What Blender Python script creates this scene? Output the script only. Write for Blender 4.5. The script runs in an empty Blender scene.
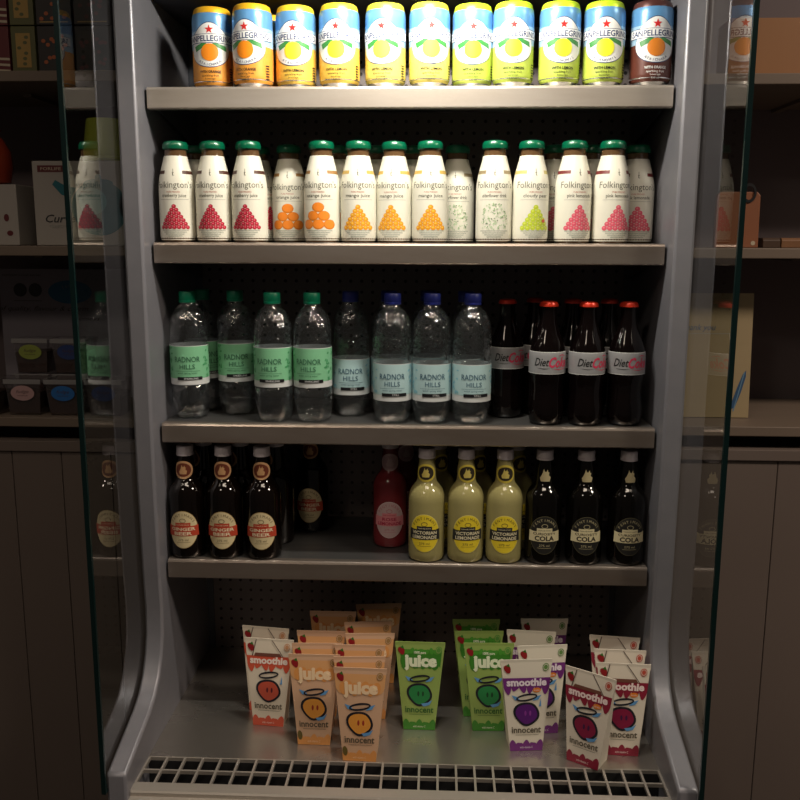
import bpy, bmesh, math, random
from mathutils import Vector, Matrix
PI = math.pi
random.seed(7)
scene = bpy.context.scene
C = bpy.context.collection

# ------------------------------------------------------------------ materials
MATS = {}
def P(name, col, rough=.5, metal=0., spec=.5, coat=0., emis=None):
    if name in MATS: return MATS[name]
    m = bpy.data.materials.new(name); m.use_nodes = True
    b = m.node_tree.nodes['Principled BSDF']
    b.inputs['Base Color'].default_value = (*col, 1)
    b.inputs['Roughness'].default_value = rough
    b.inputs['Metallic'].default_value = metal
    b.inputs['Specular IOR Level'].default_value = spec
    b.inputs['Coat Weight'].default_value = coat
    m.diffuse_color = (*col, 1)
    MATS[name] = m
    return m
def noisy(name, col, col2, rough=.5, metal=0., scale=(8, 8, 8), det=4, bump=0., rvar=0.):
    m = P(name, col, rough, metal); nt = m.node_tree; b = nt.nodes['Principled BSDF']
    tc = nt.nodes.new('ShaderNodeTexCoord'); mp = nt.nodes.new('ShaderNodeMapping')
    mp.inputs['Scale'].default_value = scale
    nz = nt.nodes.new('ShaderNodeTexNoise'); nz.inputs['Scale'].default_value = 1; nz.inputs['Detail'].default_value = det
    mx = nt.nodes.new('ShaderNodeMix'); mx.data_type = 'RGBA'
    mx.inputs['A'].default_value = (*col, 1); mx.inputs['B'].default_value = (*col2, 1)
    nt.links.new(tc.outputs['Object'], mp.inputs['Vector']); nt.links.new(mp.outputs[0], nz.inputs['Vector'])
    nt.links.new(nz.outputs[0], mx.inputs['Factor']); nt.links.new(mx.outputs['Result'], b.inputs['Base Color'])
    if rvar:
        mr = nt.nodes.new('ShaderNodeMapRange'); mr.inputs['To Min'].default_value = rough - rvar; mr.inputs['To Max'].default_value = rough + rvar
        nt.links.new(nz.outputs[0], mr.inputs['Value']); nt.links.new(mr.outputs[0], b.inputs['Roughness'])
    if bump:
        bp = nt.nodes.new('ShaderNodeBump'); bp.inputs['Strength'].default_value = bump; bp.inputs['Distance'].default_value = .002
        nt.links.new(nz.outputs[0], bp.inputs['Height']); nt.links.new(bp.outputs[0], b.inputs['Normal'])
    return m
def clear(name, tint, haze, base=.04, edge=.75, power=3., rough=.02, hazecol=(.5, .5, .5), coat=(1, 1, 1)):
    """thin clear skin: see-through, mirror-like towards grazing angles, a touch of haze"""
    m = bpy.data.materials.new(name); m.use_nodes = True; nt = m.node_tree; nt.nodes.clear()
    N = nt.nodes.new; L = nt.links.new
    out = N('ShaderNodeOutputMaterial'); tr = N('ShaderNodeBsdfTransparent'); tr.inputs[0].default_value = (*tint, 1)
    gl = N('ShaderNodeBsdfGlossy'); gl.inputs['Roughness'].default_value = rough; gl.inputs['Color'].default_value = (*coat, 1)
    df = N('ShaderNodeBsdfDiffuse'); df.inputs[0].default_value = (*hazecol, 1)
    lw = N('ShaderNodeLayerWeight'); lw.inputs['Blend'].default_value = .5
    pw = N('ShaderNodeMath'); pw.operation = 'POWER'; pw.inputs[1].default_value = power
    mr = N('ShaderNodeMapRange'); mr.inputs['To Min'].default_value = base; mr.inputs['To Max'].default_value = edge
    m1 = N('ShaderNodeMixShader'); m2 = N('ShaderNodeMixShader')
    L(lw.outputs['Facing'], pw.inputs[0]); L(pw.outputs[0], mr.inputs['Value'])
    m1.inputs[0].default_value = haze
    L(tr.outputs[0], m1.inputs[1]); L(df.outputs[0], m1.inputs[2])
    L(mr.outputs[0], m2.inputs[0]); L(m1.outputs[0], m2.inputs[1]); L(gl.outputs[0], m2.inputs[2])
    L(m2.outputs[0], out.inputs[0]); MATS[name] = m
    return m
def ripple(m, scale, dist):
    nt = m.node_tree; N = nt.nodes.new; tc = N('ShaderNodeTexCoord'); nz = N('ShaderNodeTexNoise'); nz.inputs['Scale'].default_value = scale; nz.inputs['Detail'].default_value = 1
    bp = N('ShaderNodeBump'); bp.inputs['Distance'].default_value = dist; bp.inputs['Strength'].default_value = 1
    nt.links.new(tc.outputs['Object'], nz.inputs['Vector']); nt.links.new(nz.outputs[0], bp.inputs['Height'])
    for n in nt.nodes:
        if n.type == 'BSDF_GLOSSY': nt.links.new(bp.outputs[0], n.inputs['Normal'])

frame_m = noisy('grey powder coated steel', (.25, .245, .27), (.20, .20, .225), .38, .3, (30, 30, 30), 5, .05)
lining_m = noisy('dark grey lining steel', (.10, .105, .12), (.075, .08, .095), .35, .5, (3, 3, 3))
lit_rail_m = noisy('lit brushed rail steel', (.70, .65, .59), (.34, .27, .21), .36, .62, (4, 30, 30), 5, .04, .08)  # top rail brightened in its colour; brown noise paints in warm room reflections
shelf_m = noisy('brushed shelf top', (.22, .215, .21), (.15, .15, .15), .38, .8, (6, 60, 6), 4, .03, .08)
shaded_rail_m = noisy('shaded rail steel', (.52, .46, .41), (.22, .16, .12), .32, .8, (5, 24, 24), 5, .04, .08)  # same rail steel darkened for weaker light below; brown noise imitates room reflections
deck_m = noisy('stainless deck', (.66, .62, .57), (.42, .38, .34), .29, .88, (6, 9, 6), 6, .05, .10)
grille_m = P('pale grille steel', (.50, .46, .41), .4, .6)
fascia_m = noisy('lower fascia', (.20, .13, .10), (.15, .10, .08), .4, .6, (3, 60, 60))
black_m = P('dark cavity', (.006, .006, .007), .8)
glass_m = clear('side glass', (.80, .86, .84), .0, .05, .75, 3.4, .0)
gedge_m = P('green glass edge', (.002, .014, .014), .3, 0, .4)
pet_m = clear('clear bottle plastic', (.90, .92, .925), .014, .07, .8, 2.0, .02, (.5, .53, .53))
water_m = clear('still water', (.93, .94, .95), .006, .02, .3, 3, .02, (.4, .43, .43))
ripple(pet_m, 75, .006); ripple(water_m, 60, .004)
wall_m = noisy('aubergine wall paint', (.15, .115, .12), (.12, .095, .10), .7, 0, (4, 4, 4))
board_m = noisy('painted shelf board', (.165, .125, .095), (.14, .105, .08), .55, 0, (5, 30, 5))
floor_m = noisy('dark floor', (.05, .04, .035), (.03, .025, .02), .5, 0, (3, 3, 3))

# pegboard: rows of small dark holes
peg_m = P('perforated back panel', (.085, .08, .085), .45, .3)
def _peg(m, pitch, rad):
    nt = m.node_tree; b = nt.nodes['Principled BSDF']; N = nt.nodes.new; L = nt.links.new
    tc = N('ShaderNodeTexCoord'); sp = N('ShaderNodeSeparateXYZ'); L(tc.outputs['Object'], sp.inputs[0])
    sq = []
    for ax in ('X', 'Z'):
        d = N('ShaderNodeMath'); d.operation = 'DIVIDE'; d.inputs[1].default_value = pitch
        f = N('ShaderNodeMath'); f.operation = 'FRACT'
        s = N('ShaderNodeMath'); s.operation = 'SUBTRACT'; s.inputs[1].default_value = .5
        q = N('ShaderNodeMath'); q.operation = 'MULTIPLY'
        L(sp.outputs[ax], d.inputs[0]); L(d.outputs[0], f.inputs[0]); L(f.outputs[0], s.inputs[0]); L(s.outputs[0], q.inputs[0]); L(s.outputs[0], q.inputs[1]); sq.append(q)
    a = N('ShaderNodeMath'); L(sq[0].outputs[0], a.inputs[0]); L(sq[1].outputs[0], a.inputs[1])
    c = N('ShaderNodeMath'); c.operation = 'LESS_THAN'; c.inputs[1].default_value = (rad / pitch) ** 2; L(a.outputs[0], c.inputs[0])
    mx = N('ShaderNodeMix'); mx.data_type = 'RGBA'; mx.inputs['A'].default_value = (.15, .125, .12, 1); mx.inputs['B'].default_value = (.006, .005, .006, 1)
    L(c.outputs[0], mx.inputs['Factor']); L(mx.outputs['Result'], b.inputs['Base Color'])
_peg(peg_m, .0215, .0032)

# panelling: vertical boards with dark grooves
plank_m = P('brown painted planks', (.1, .08, .065), .6)
def _plank(m, w, c1, c2):
    nt = m.node_tree; b = nt.nodes['Principled BSDF']; N = nt.nodes.new; L = nt.links.new
    tc = N('ShaderNodeTexCoord'); sp = N('ShaderNodeSeparateXYZ'); L(tc.outputs['Object'], sp.inputs[0])
    nz = N('ShaderNodeTexNoise'); nz.inputs['Scale'].default_value = 3.; L(tc.outputs['Object'], nz.inputs['Vector'])
    mx = N('ShaderNodeMix'); mx.data_type = 'RGBA'; mx.inputs['A'].default_value = (*c1, 1); mx.inputs['B'].default_value = (*c2, 1); L(nz.outputs[0], mx.inputs['Factor'])
    L(mx.outputs['Result'], b.inputs['Base Color'])
_plank(plank_m, .095, (.145, .112, .096), (.115, .088, .075))

# ------------------------------------------------------------------ mesh builder
class MB:
    def __init__(s): s.v = []; s.f = []; s.m = []; s.mats = []
    def mi(s, mat):
        if mat not in s.mats: s.mats.append(mat)
        return s.mats.index(mat)
    def add(s, vs, fs, mat, M=None):
        o = len(s.v); k = s.mi(mat)
        for v in vs:
            v = Vector(v)
            if M is not None: v = M @ v
            s.v.append(tuple(v))
        for f in fs: s.f.append([i + o for i in f]); s.m.append(k)
    def box(s, x0, x1, y0, y1, z0, z1, mat, M=None):
        s.add([(x0, y0, z0), (x1, y0, z0), (x1, y1, z0), (x0, y1, z0), (x0, y0, z1), (x1, y0, z1), (x1, y1, z1), (x0, y1, z1)],
              [(0, 3, 2, 1), (4, 5, 6, 7), (0, 1, 5, 4), (1, 2, 6, 5), (2, 3, 7, 6), (3, 0, 4, 7)], mat, M)
    def lathe(s, prof, mat, n=40, cap0=True, cap1=True, rf=None):
        vs = []; fs = []
        for (r, z) in prof:
            for k in range(n):
                a = 2 * PI * k / n; q = r * (rf(a, z) if rf else 1)
                vs.append((q * math.sin(a), -q * math.cos(a), z))
        for i in range(len(prof) - 1):
            for k in range(n):
                a = i * n + k; b = i * n + (k + 1) % n
                fs.append((a, b, b + n, a + n))
        if cap0: fs.append(tuple(range(n - 1, -1, -1)))
        if cap1: fs.append(tuple((len(prof) - 1) * n + k for k in range(n)))
        s.add(vs, fs, mat)
    def prism(s, poly, x0, x1, mat):
        """(y,z) outline extruded along x"""
        n = len(poly)
        s.add([(x0, y, z) for y, z in poly] + [(x1, y, z) for y, z in poly],
              [tuple(range(n)), tuple(range(2 * n - 1, n - 1, -1))] + [(i, i + n, (i + 1) % n + n, (i + 1) % n) for i in range(n)], mat)
    def dec(s, d, mp, su=.003, sv=0):
        for verts, faces, mat, layer in d.items:
            bm = bmesh.new()
            bv = [bm.verts.new((x, y, 0)) for x, y in verts]
            for f in faces:
                try: bm.faces.new([bv[i] for i in f])
                except ValueError: pass
            xs = [v[0] for v in verts]; ys = [v[1] for v in verts]
            for step, lo, hi, no in ((su, min(xs), max(xs), (1, 0, 0)), (sv, min(ys), max(ys), (0, 1, 0))):
                if step and hi - lo > step:
                    n = int((hi - lo) / step) + 1
                    for k in range(1, n):
                        c = lo + (hi - lo) * k / n
                        bmesh.ops.bisect_plane(bm, geom=bm.verts[:] + bm.edges[:] + bm.faces[:], plane_co=(c * no[0], c * no[1], 0), plane_no=no, dist=1e-7)
            bmesh.ops.triangulate(bm, faces=[f for f in bm.faces if len(f.verts) > 4])
            bm.verts.index_update()
            s.add([mp(v.co.x, v.co.y, layer * .00015) for v in bm.verts], [[v.index for v in f.verts] for f in bm.faces], mat)
            bm.free()
    def build(s, name, parent=None, smooth=True, angle=35, bevel=0, kind=None):
        me = bpy.data.meshes.new(name); me.from_pydata(s.v, [], s.f)
        for m in s.mats: me.materials.append(m)
        me.polygons.foreach_set('material_index', s.m)
        if smooth:
            me.polygons.foreach_set('use_smooth', [True] * len(me.polygons)); me.set_sharp_from_angle(angle=math.radians(angle))
        me.update()
        o = bpy.data.objects.new(name, me); C.objects.link(o)
        if parent: o.parent = parent
        if bevel:
            b = o.modifiers.new('edge', 'BEVEL'); b.width = bevel; b.segments = 2; b.limit_method = 'ANGLE'
        if kind: o['kind'] = kind
        return o

# ------------------------------------------------------------------ flat printing: shapes on a (u,v) sheet, wrapped by a map function
_tc = {}
def text_mesh(s, bold=0, shear=0, space=1.):
    key = (s, bold, shear, space)
    if key not in _tc:
        cu = bpy.data.curves.new('t', 'FONT'); cu.body = s; cu.size = 1; cu.resolution_u = 2; cu.offset = bold; cu.shear = shear; cu.space_character = space
        cu.align_x = 'CENTER'
        ob = bpy.data.objects.new('t', cu); C.objects.link(ob)
        bpy.context.view_layer.update()
        me = bpy.data.meshes.new_from_object(ob)
        v = [(q.co.x, q.co.y) for q in me.vertices]; f = [list(p.vertices) for p in me.polygons]
        bpy.data.objects.remove(ob); bpy.data.meshes.remove(me)
        xs = [a for a, _ in v] or [0]; _tc[key] = (v, f, min(xs), max(xs))
    return _tc[key]
class Dec:
    def __init__(s): s.items = []
    def poly(s, pts, mat, layer=1): s.items.append((list(pts), [list(range(len(pts)))], mat, layer))
    def rect(s, x0, x1, y0, y1, mat, layer=1): s.poly([(x0, y0), (x1, y0), (x1, y1), (x0, y1)], mat, layer)
    def ell(s, cx, cy, rx, ry, mat, layer=1, n=24, rot=0, jit=0):
        c, q = math.cos(rot), math.sin(rot); pts = []
        for k in range(n):
            a = 2 * PI * k / n; j = 1 + jit * math.sin(3 * a + .7)
            x, y = rx * math.cos(a) * j, ry * math.sin(a) * j; pts.append((cx + x * c - y * q, cy + x * q + y * c))
        s.poly(pts, mat, layer)
    def ring(s, cx, cy, rx, ry, w, mat, layer=1, n=28, rot=0):
        c, q = math.cos(rot), math.sin(rot); pts = []
        for rr in (0, w):
            for k in range(n):
                a = 2 * PI * k / n; x, y = (rx - rr) * math.cos(a), (ry - rr) * math.sin(a); pts.append((cx + x * c - y * q, cy + x * q + y * c))
        s.items.append((pts, [[k, (k + 1) % n, (k + 1) % n + n, k + n] for k in range(n)], mat, layer))
    def text(s, t, cx, y, size, mat, layer=2, width=None, bold=0, shear=0, rot=0):
        v, f, a, b = text_mesh(t, bold, shear)
        sx = size if width is None else width / max(1e-6, b - a); m = (a + b) / 2
        c, q = math.cos(rot), math.sin(rot)
        s.items.append(([(cx + (x - m) * sx * c - yy * size * q, y + (x - m) * sx * q + yy * size * c) for x, yy in v], f, mat, layer))
    def arc(s, t, cx, cy, r, size, mat, layer=2, a0=60, flip=1, ry=None):
        n = len(t); ry = ry or r
        for i, ch in enumerate(t):
            th = math.radians(a0) * (1 - 2 * i / (n - 1)) * flip
            x = cx - r * math.sin(th); y = cy + flip * ry * math.cos(th)
            s.text(ch, x, y, size, mat, layer, rot=th * flip * (1 if flip > 0 else 1))
    def star(s, cx, cy, r, mat, layer=2):
        s.poly([(cx + (r if k % 2 == 0 else r * .4) * math.sin(PI * k / 5), cy + (r if k % 2 == 0 else r * .4) * math.cos(PI * k / 5)) for k in range(10)], mat, layer)

def lathe_map(prof, rot=0):
    ps = sorted(prof, key=lambda p: p[1])
    def R(z):
        if z <= ps[0][1]: return ps[0][0]
        for (r0, z0), (r1, z1) in zip(ps, ps[1:]):
            if z <= z1: return r0 + (r1 - r0) * (z - z0) / max(1e-9, z1 - z0)
        return ps[-1][0]
    Rm = max(p[0] for p in ps)
    def mp(u, v, off):
        r = R(v); a = u / Rm + rot; r += off + .0002
        return (r * math.sin(a), -r * math.cos(a), v)
    return mp

# ------------------------------------------------------------------ things
def thing(name, label, cat, group=None, loc=(0, 0, 0), rz=0):
    o = bpy.data.objects.new(name, None); C.objects.link(o); o.empty_display_size = .03
    o.location = loc; o.rotation_euler = (0, 0, rz); o['label'] = label; o['category'] = cat
    if group: o['group'] = group
    return o
def dup(root, loc, rz, label):
    r = root.copy(); C.objects.link(r); r.location = loc; r.rotation_euler = (0, 0, rz); r['label'] = label
    for ch in list(root.children):
        c = ch.copy(); C.objects.link(c); c.parent = r
        for g in list(ch.children):
            d = g.copy(); C.objects.link(d); d.parent = c
    return r
def place(maker, spots):
    """spots: (x, y, z, rotation in degrees, label)"""
    first = None
    for x, y, z, rz, lab in spots:
        if first is None:
            first = maker(); first.location = (x, y, z); first.rotation_euler = (0, 0, math.radians(rz)); first['label'] = lab
        else: dup(first, (x, y, z), math.radians(rz), lab)

# ================================================================== SETTING
def struct(name, mb, **k): return mb.build(name, kind='structure', **k)
b = MB(); b.box(-2.2, 2.2, -2.6, .6, -.05, 0, floor_m); struct('floor', b, smooth=False)
b = MB(); b.box(-2.2, 2.2, .42, .50, 0, 2.9, wall_m); struct('wall_back', b, smooth=False)
def panelling(name, x0, x1):
    b = MB(); w = .095; x = x0
    while x < x1 - .001:
        xe = min(x + w, x1); b.box(x + .0007, xe - .0007, .125, .145, 0, .965, plank_m); x = xe
    b.box(x0, x1, .13, .15, 0, .965, black_m)
    b.box(x0, x1, .119, .15, .965, .985, plank_m)
    struct(name, b, smooth=False, bevel=.001)
panelling('trim_1', -1.70, -.475); panelling('trim_2', .475 + .012, 1.70)

def wall_shelf(label, x0, x1, z, dep=.12, th=.018):
    b = MB(); b.box(x0, x1, dep, .419, z - th, z, board_m)
    t = thing('wall_shelf', label, 'shelf', 'wall shelves either side of the cabinet')
    t.location = ((x0 + x1) / 2, .27, z - th)
    o = b.build('board', t, smooth=False, bevel=.0015); o.location = (-(x0 + x1) / 2, -.27, -(z - th))
    for x in (x0 + .25, x1 - .25):
        c = MB(); c.box(x - .008, x + .008, .25, .419, z - th - .006, z - th - .0002, board_m)
        o = c.build('bracket', t, smooth=False); o.location = (-(x0 + x1) / 2, -.27, -(z - th))
ZL = (1.648, 1.3465, 1.030)
wall_shelf('top wooden wall shelf left of the cabinet, under patterned boxes', -1.6, -.48, ZL[0])
wall_shelf('middle wooden wall shelf left of the cabinet, under the teapot box', -1.6, -.48, ZL[1])
wall_shelf('lowest wooden wall shelf left of the cabinet, under plastic tubs', -1.6, -.48, ZL[2])
wall_shelf('top wooden wall shelf right of the cabinet, under an orange box', .48, 1.6, 1.638)
wall_shelf('middle wooden wall shelf right of the cabinet, under a leather tag board', .48, 1.6, 1.3465)
wall_shelf('lowest wooden wall shelf right of the cabinet, under a leaning cream card', .48, 1.6, 1.028)

# ================================================================== CABINET
ZS = (1.600, 1.3533, 1.0468, .8006); ZD = .5036
cab = thing('display_refrigerator', 'grey open-front refrigerated display cabinet with four steel shelves of drinks', 'refrigerator', loc=(0, 0, 0))
front = [(-.039, 2.06), (-.039, 1.4), (-.037, .95), (-.032, .78), (-.028, .72), (-.031, .675), (-.042, .64), (-.060, .610), (-.085, .588), (-.115, .574), (-.238, .538), (-.240, .532), (-.240, .0)]
for s in (-1, 1):
    b = MB(); poly = front + [(.31, 0), (.31, 2.06)]
    xa, xb = sorted((s * .4245, s * .4565)); b.prism(poly, xa, xb, frame_m)
    b.build('side_panel', cab, smooth=True, angle=20, bevel=.0045)
b = MB(); b.box(-.4245, .4245, .272, .285, ZD - .1, 2.02, peg_m); bp = b.build('back_panel', cab, smooth=False)
for s in (-1, 1):
    b = MB(); b.box(min(s * .4243, s * .412), max(s * .4243, s * .412), .267, .2719, ZD, 2.02, lining_m)
    b.build('corner_strip', cab, smooth=False)
for z in ZS:
    b = MB(); b.box(-.4195, .4195, .004, .266, z - .004, z, shelf_m)
    sh = b.build('shelf', cab, smooth=False)
    r = MB(); rr = [(0, z - .032), (.0, z - .004), (.0012, z - .0012), (.004, z + .0004), (.016, z + .0004), (.016, z - .003), (.004, z - .003), (.004, z - .031), (.016, z - .031), (.016, z - .034), (.002, z - .034)]
    r.prism(rr, -.42, .42, lit_rail_m if z > 1.5 else shaded_rail_m); r.build('front_rail', sh, smooth=False)
    for s in (-1, 1):
        k = MB(); k.prism([(.02, z - .006), (.27, z - .006), (.27, z - .07), (.2, z - .06), (.03, z - .03)], s * .413 - .0015, s * .413 + .0015, lining_m)
        k.build('bracket', sh, smooth=False)
b = MB(); b.box(-.4244, .4244, -.134, .272, ZD - .004, ZD, deck_m); b.build('deck', cab, smooth=False)
# grille with two rows of square holes
b = MB(); n = 28; x0, x1 = -.4225, .4225; zt = ZD - .0002
for y in (-.1345, -.171, -.2075): b.box(x0, x1, y - .0018, y + .0018, zt - .006, zt, grille_m)
for k in range(n + 1):
    x = x0 + (x1 - x0) * k / n; b.box(x - .0018, x + .0018, -.2075, -.1345, zt - .006, zt - .0002, grille_m)
b.build('air_grille', cab, smooth=False)
b = MB(); b.box(-.4243, .4243, -.2075, -.134, ZD - .09, ZD - .085, black_m); b.box(-.4243, .4243, -.137, -.1345, ZD - .09, ZD - .006, black_m); b.box(-.4243, .4243, -.212, -.2095, ZD - .09, ZD - .006, black_m)
b.build('air_duct', cab, smooth=False)
b = MB(); b.prism([(-.209, zt - .006), (-.209, zt), (-.226, zt - .001), (-.228, zt - .004), (-.228, zt - .010), (-.238, zt - .011), (-.2385, zt - .016), (-.2385, zt - .03), (-.209, zt - .03)], -.4243, .4243, grille_m); b.build('deck_lip', cab, smooth=False)
b = MB(); b.box(-.4243, .4243, -.236, -.212, .0, zt - .031, fascia_m); b.build('lower_fascia', cab, smooth=False)
b = MB(); b.box(-.4565, .4565, -.26, .31, 2.061, 2.2, frame_m); b.box(-.4565, .4565, -.26, -.249, 1.83, 2.061, frame_m); b.build('canopy', cab, smooth=False, bevel=.003)
# side glass: clear panes with green polished edges
for s in (-1, 1):
    x = s * .4580
    b = MB(); b.add([(x, -.243, .512), (x, -.02, .512), (x, -.02, 2.06), (x, -.243, 2.06)], [(0, 1, 2, 3)], glass_m)
    g = b.build('glass_pane', cab, smooth=False)
    e = MB(); e.box(x - .0035, x + .0035, -.248, -.243, .508, 2.06, gedge_m); e.box(x - .0035, x + .0035, -.243, -.02, .508, .512, gedge_m)
    e.build('glass_edge', g, smooth=False)
b = MB(); b.box(-.4243, .4243, .050, .271, 1.748, 1.753, lining_m); b.box(-.4243, .4243, .050, .055, 1.753, 2.06, lining_m); b.build('unseen_light_shield', cab, smooth=False)  # unseen panel added to keep lamp light off the upper back wall
b = MB(); b.box(-.18, .22, -.235, -.165, 1.850, 2.06, frame_m); lh = b.build('lamp_housing', cab, smooth=False)

# ================================================================== PRINT COLOURS
white = P('print white', (.82, .82, .80), .4); black = P('print black', (.01, .01, .012), .4)
navy = P('print navy', (.02, .04, .14), .4); red = P('print red', (.6, .02, .02), .4)
green = P('print leaf green', (.04, .24, .05), .4); grey = P('print grey', (.30, .30, .27), .5)

# ------------------------------------------------------------------ drink cans
canp = [(.024, 0), (.0255, .0015), (.0270, .004), (.0325, .011), (.0325, .1075), (.0321, .113), (.0309, .118), (.0272, .1205), (.0266, .121)]
def make_can(kind):
    low, lowd, fruit, lidc, lowt = {
        'orange': ((.82, .34, .05), (.35, .10, .02), (.88, .26, .01), (.92, .50, .02), black),
        'yellow': ((.78, .50, .08), (.35, .22, .02), (.92, .62, .03), (.90, .68, .04), black),
        'lemon': ((.68, .57, .13), (.30, .25, .02), (.80, .75, .06), (.80, .74, .05), black),
        'lime': ((.44, .54, .08), (.15, .25, .02), (.80, .78, .03), (.55, .80, .03), black),
        'brown': ((.11, .030, .020), (.05, .02, .01), (.65, .20, .02), (.10, .035, .03), white)}[kind]
    def go():
        t = thing('drink_can', 'x', 'can', 'foil-topped drink cans on the top shelf')
        b = MB(); b.lathe(canp, P('can aluminium', (.7, .7, .7), .25, .9), 48)
        d = Dec(); W = PI * .0325
        blue = P('can sky blue', (.12, .32, .60), .3, .2); blue2 = P('can pale blue', (.38, .58, .74), .3, .2)
        lm = P('can lower ' + kind, low, .35, .1); fm = P('fruit ' + kind, fruit, .4)
        d.rect(-W, W, .006, .070, lm, 1); d.rect(-W, W, .068, .1178, blue, 1); d.rect(-W, W, .062, .090, blue2, 2)
        hill = [(-.043 + .086 * i / 24, .074 + .028 * math.sin(PI * i / 24) ** 1.5) for i in range(25)]
        d.poly([(x, y + .0013) for x, y in hill], navy, 3); d.poly(hill, white, 4)
        d.ell(0, .0600, .0345, .0270, navy, 3, 36); d.ell(0, .0605, .0337, .0263, white, 4, 36)
        d.rect(-.048, .048, .0705, .0850, navy, 5); d.rect(-.048, .048, .0715, .0842, white, 6)
        d.text('SANPELLEGRINO', 0, .0735, .0125, navy, 7, .084, .02)
        d.star(0, .0915, .0072, red, 7)
        d.poly([(-.004, .0700), (-.012, .0708), (-.027, .0655), (-.024, .0575), (-.012, .0630)], green, 7)
        d.poly([(.004, .0700), (.012, .0708), (.027, .0665), (.028, .0585), (.013, .0640)], green, 7)
        d.ell(0, .0565, .0140, .0135, fm, 8, 28)
        d.arc({'orange': 'ARANCIATA', 'yellow': 'LIMONATA', 'lemon': 'LIMONATA', 'lime': 'LIMONATA', 'brown': 'ARANCIATA'}[kind], 0, .0605, .0265, .0058, navy, 7, 40, -1, .0250)
        d.text('WITH ORANGE' if kind in ('orange', 'brown') else 'WITH LEMON', 0, .0245, .0058, lowt, 7, .034, .02)
        d.text('sparkling fruit', 0, .0190, .0048, lowt, 7, .028); d.text('beverage', 0, .0145, .004, lowt, 7, .016); d.text('330 ml', 0, .0090, .004, lowt, 7, .012)
        for q in range(6): d.rect(.034, .041, .012 + q * .004, .0138 + q * .004, lowt if kind != 'brown' else white, 7)
        b.dec(d, lathe_map(canp), .0025, .004)
        b.build('body', t)
        l = MB(); lp = [(.0311, .1172), (.0310, .1185), (.0304, .1215), (.0296, .1245), (.0288, .1265), (.0268, .128), (.0, .1282)]
        l.lathe(lp, P('foil lid ' + kind, lidc, .35, .25), 48, cap0=False, cap1=False, rf=lambda a, z: 1 + (.012 * math.sin(14 * a) * (z < .119)))
        l.build('foil_lid', t)
        return t
    return go
z = ZS[0] + .0006
place(make_can('orange'), [
    (-.3231, .055, z, 4, 'orange fruit drink can with foil lid, at the left end of the top shelf'),
    (-.2526, .036, z, -12, 'orange fruit drink can, second from left on the top shelf'),
    (-.2331, .112, z, 70, 'orange can mostly hidden behind the second and third cans of the top shelf')])
place(make_can('yellow'), [
    (-.1840, .048, z, 0, 'amber-yellow fruit drink can, third from left on the top shelf front'),
    (-.1113, .038, z, -4, 'amber-yellow fruit drink can, fourth from left on the top shelf front')])
place(make_can('lemon'), [
    (-.0363, .038, z, -8, 'brightly lit lemon-yellow can, fifth from left on the top shelf front'),
    (.0351, .036, z, 6, 'brightly lit lemon-yellow can, sixth from left on the top shelf front')])
place(make_can('lime'), [
    (.1048, .046, z, 0, 'lime green drink can set slightly back, fifth from the right on the top shelf'),
    (.1695, .035, z, -3, 'lime green drink can, fourth from the right on the top shelf'),
    (.2440, .036, z, 3, 'lime green drink can, third from the right on the top shelf'),
    (.3144, .037, z, -5, 'lime green drink can beside the brown can on the top shelf')])
place(make_can('brown'), [(.3895, .036, z, 2, 'dark brown blood-orange drink can at the right end of the top shelf')])

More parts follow.
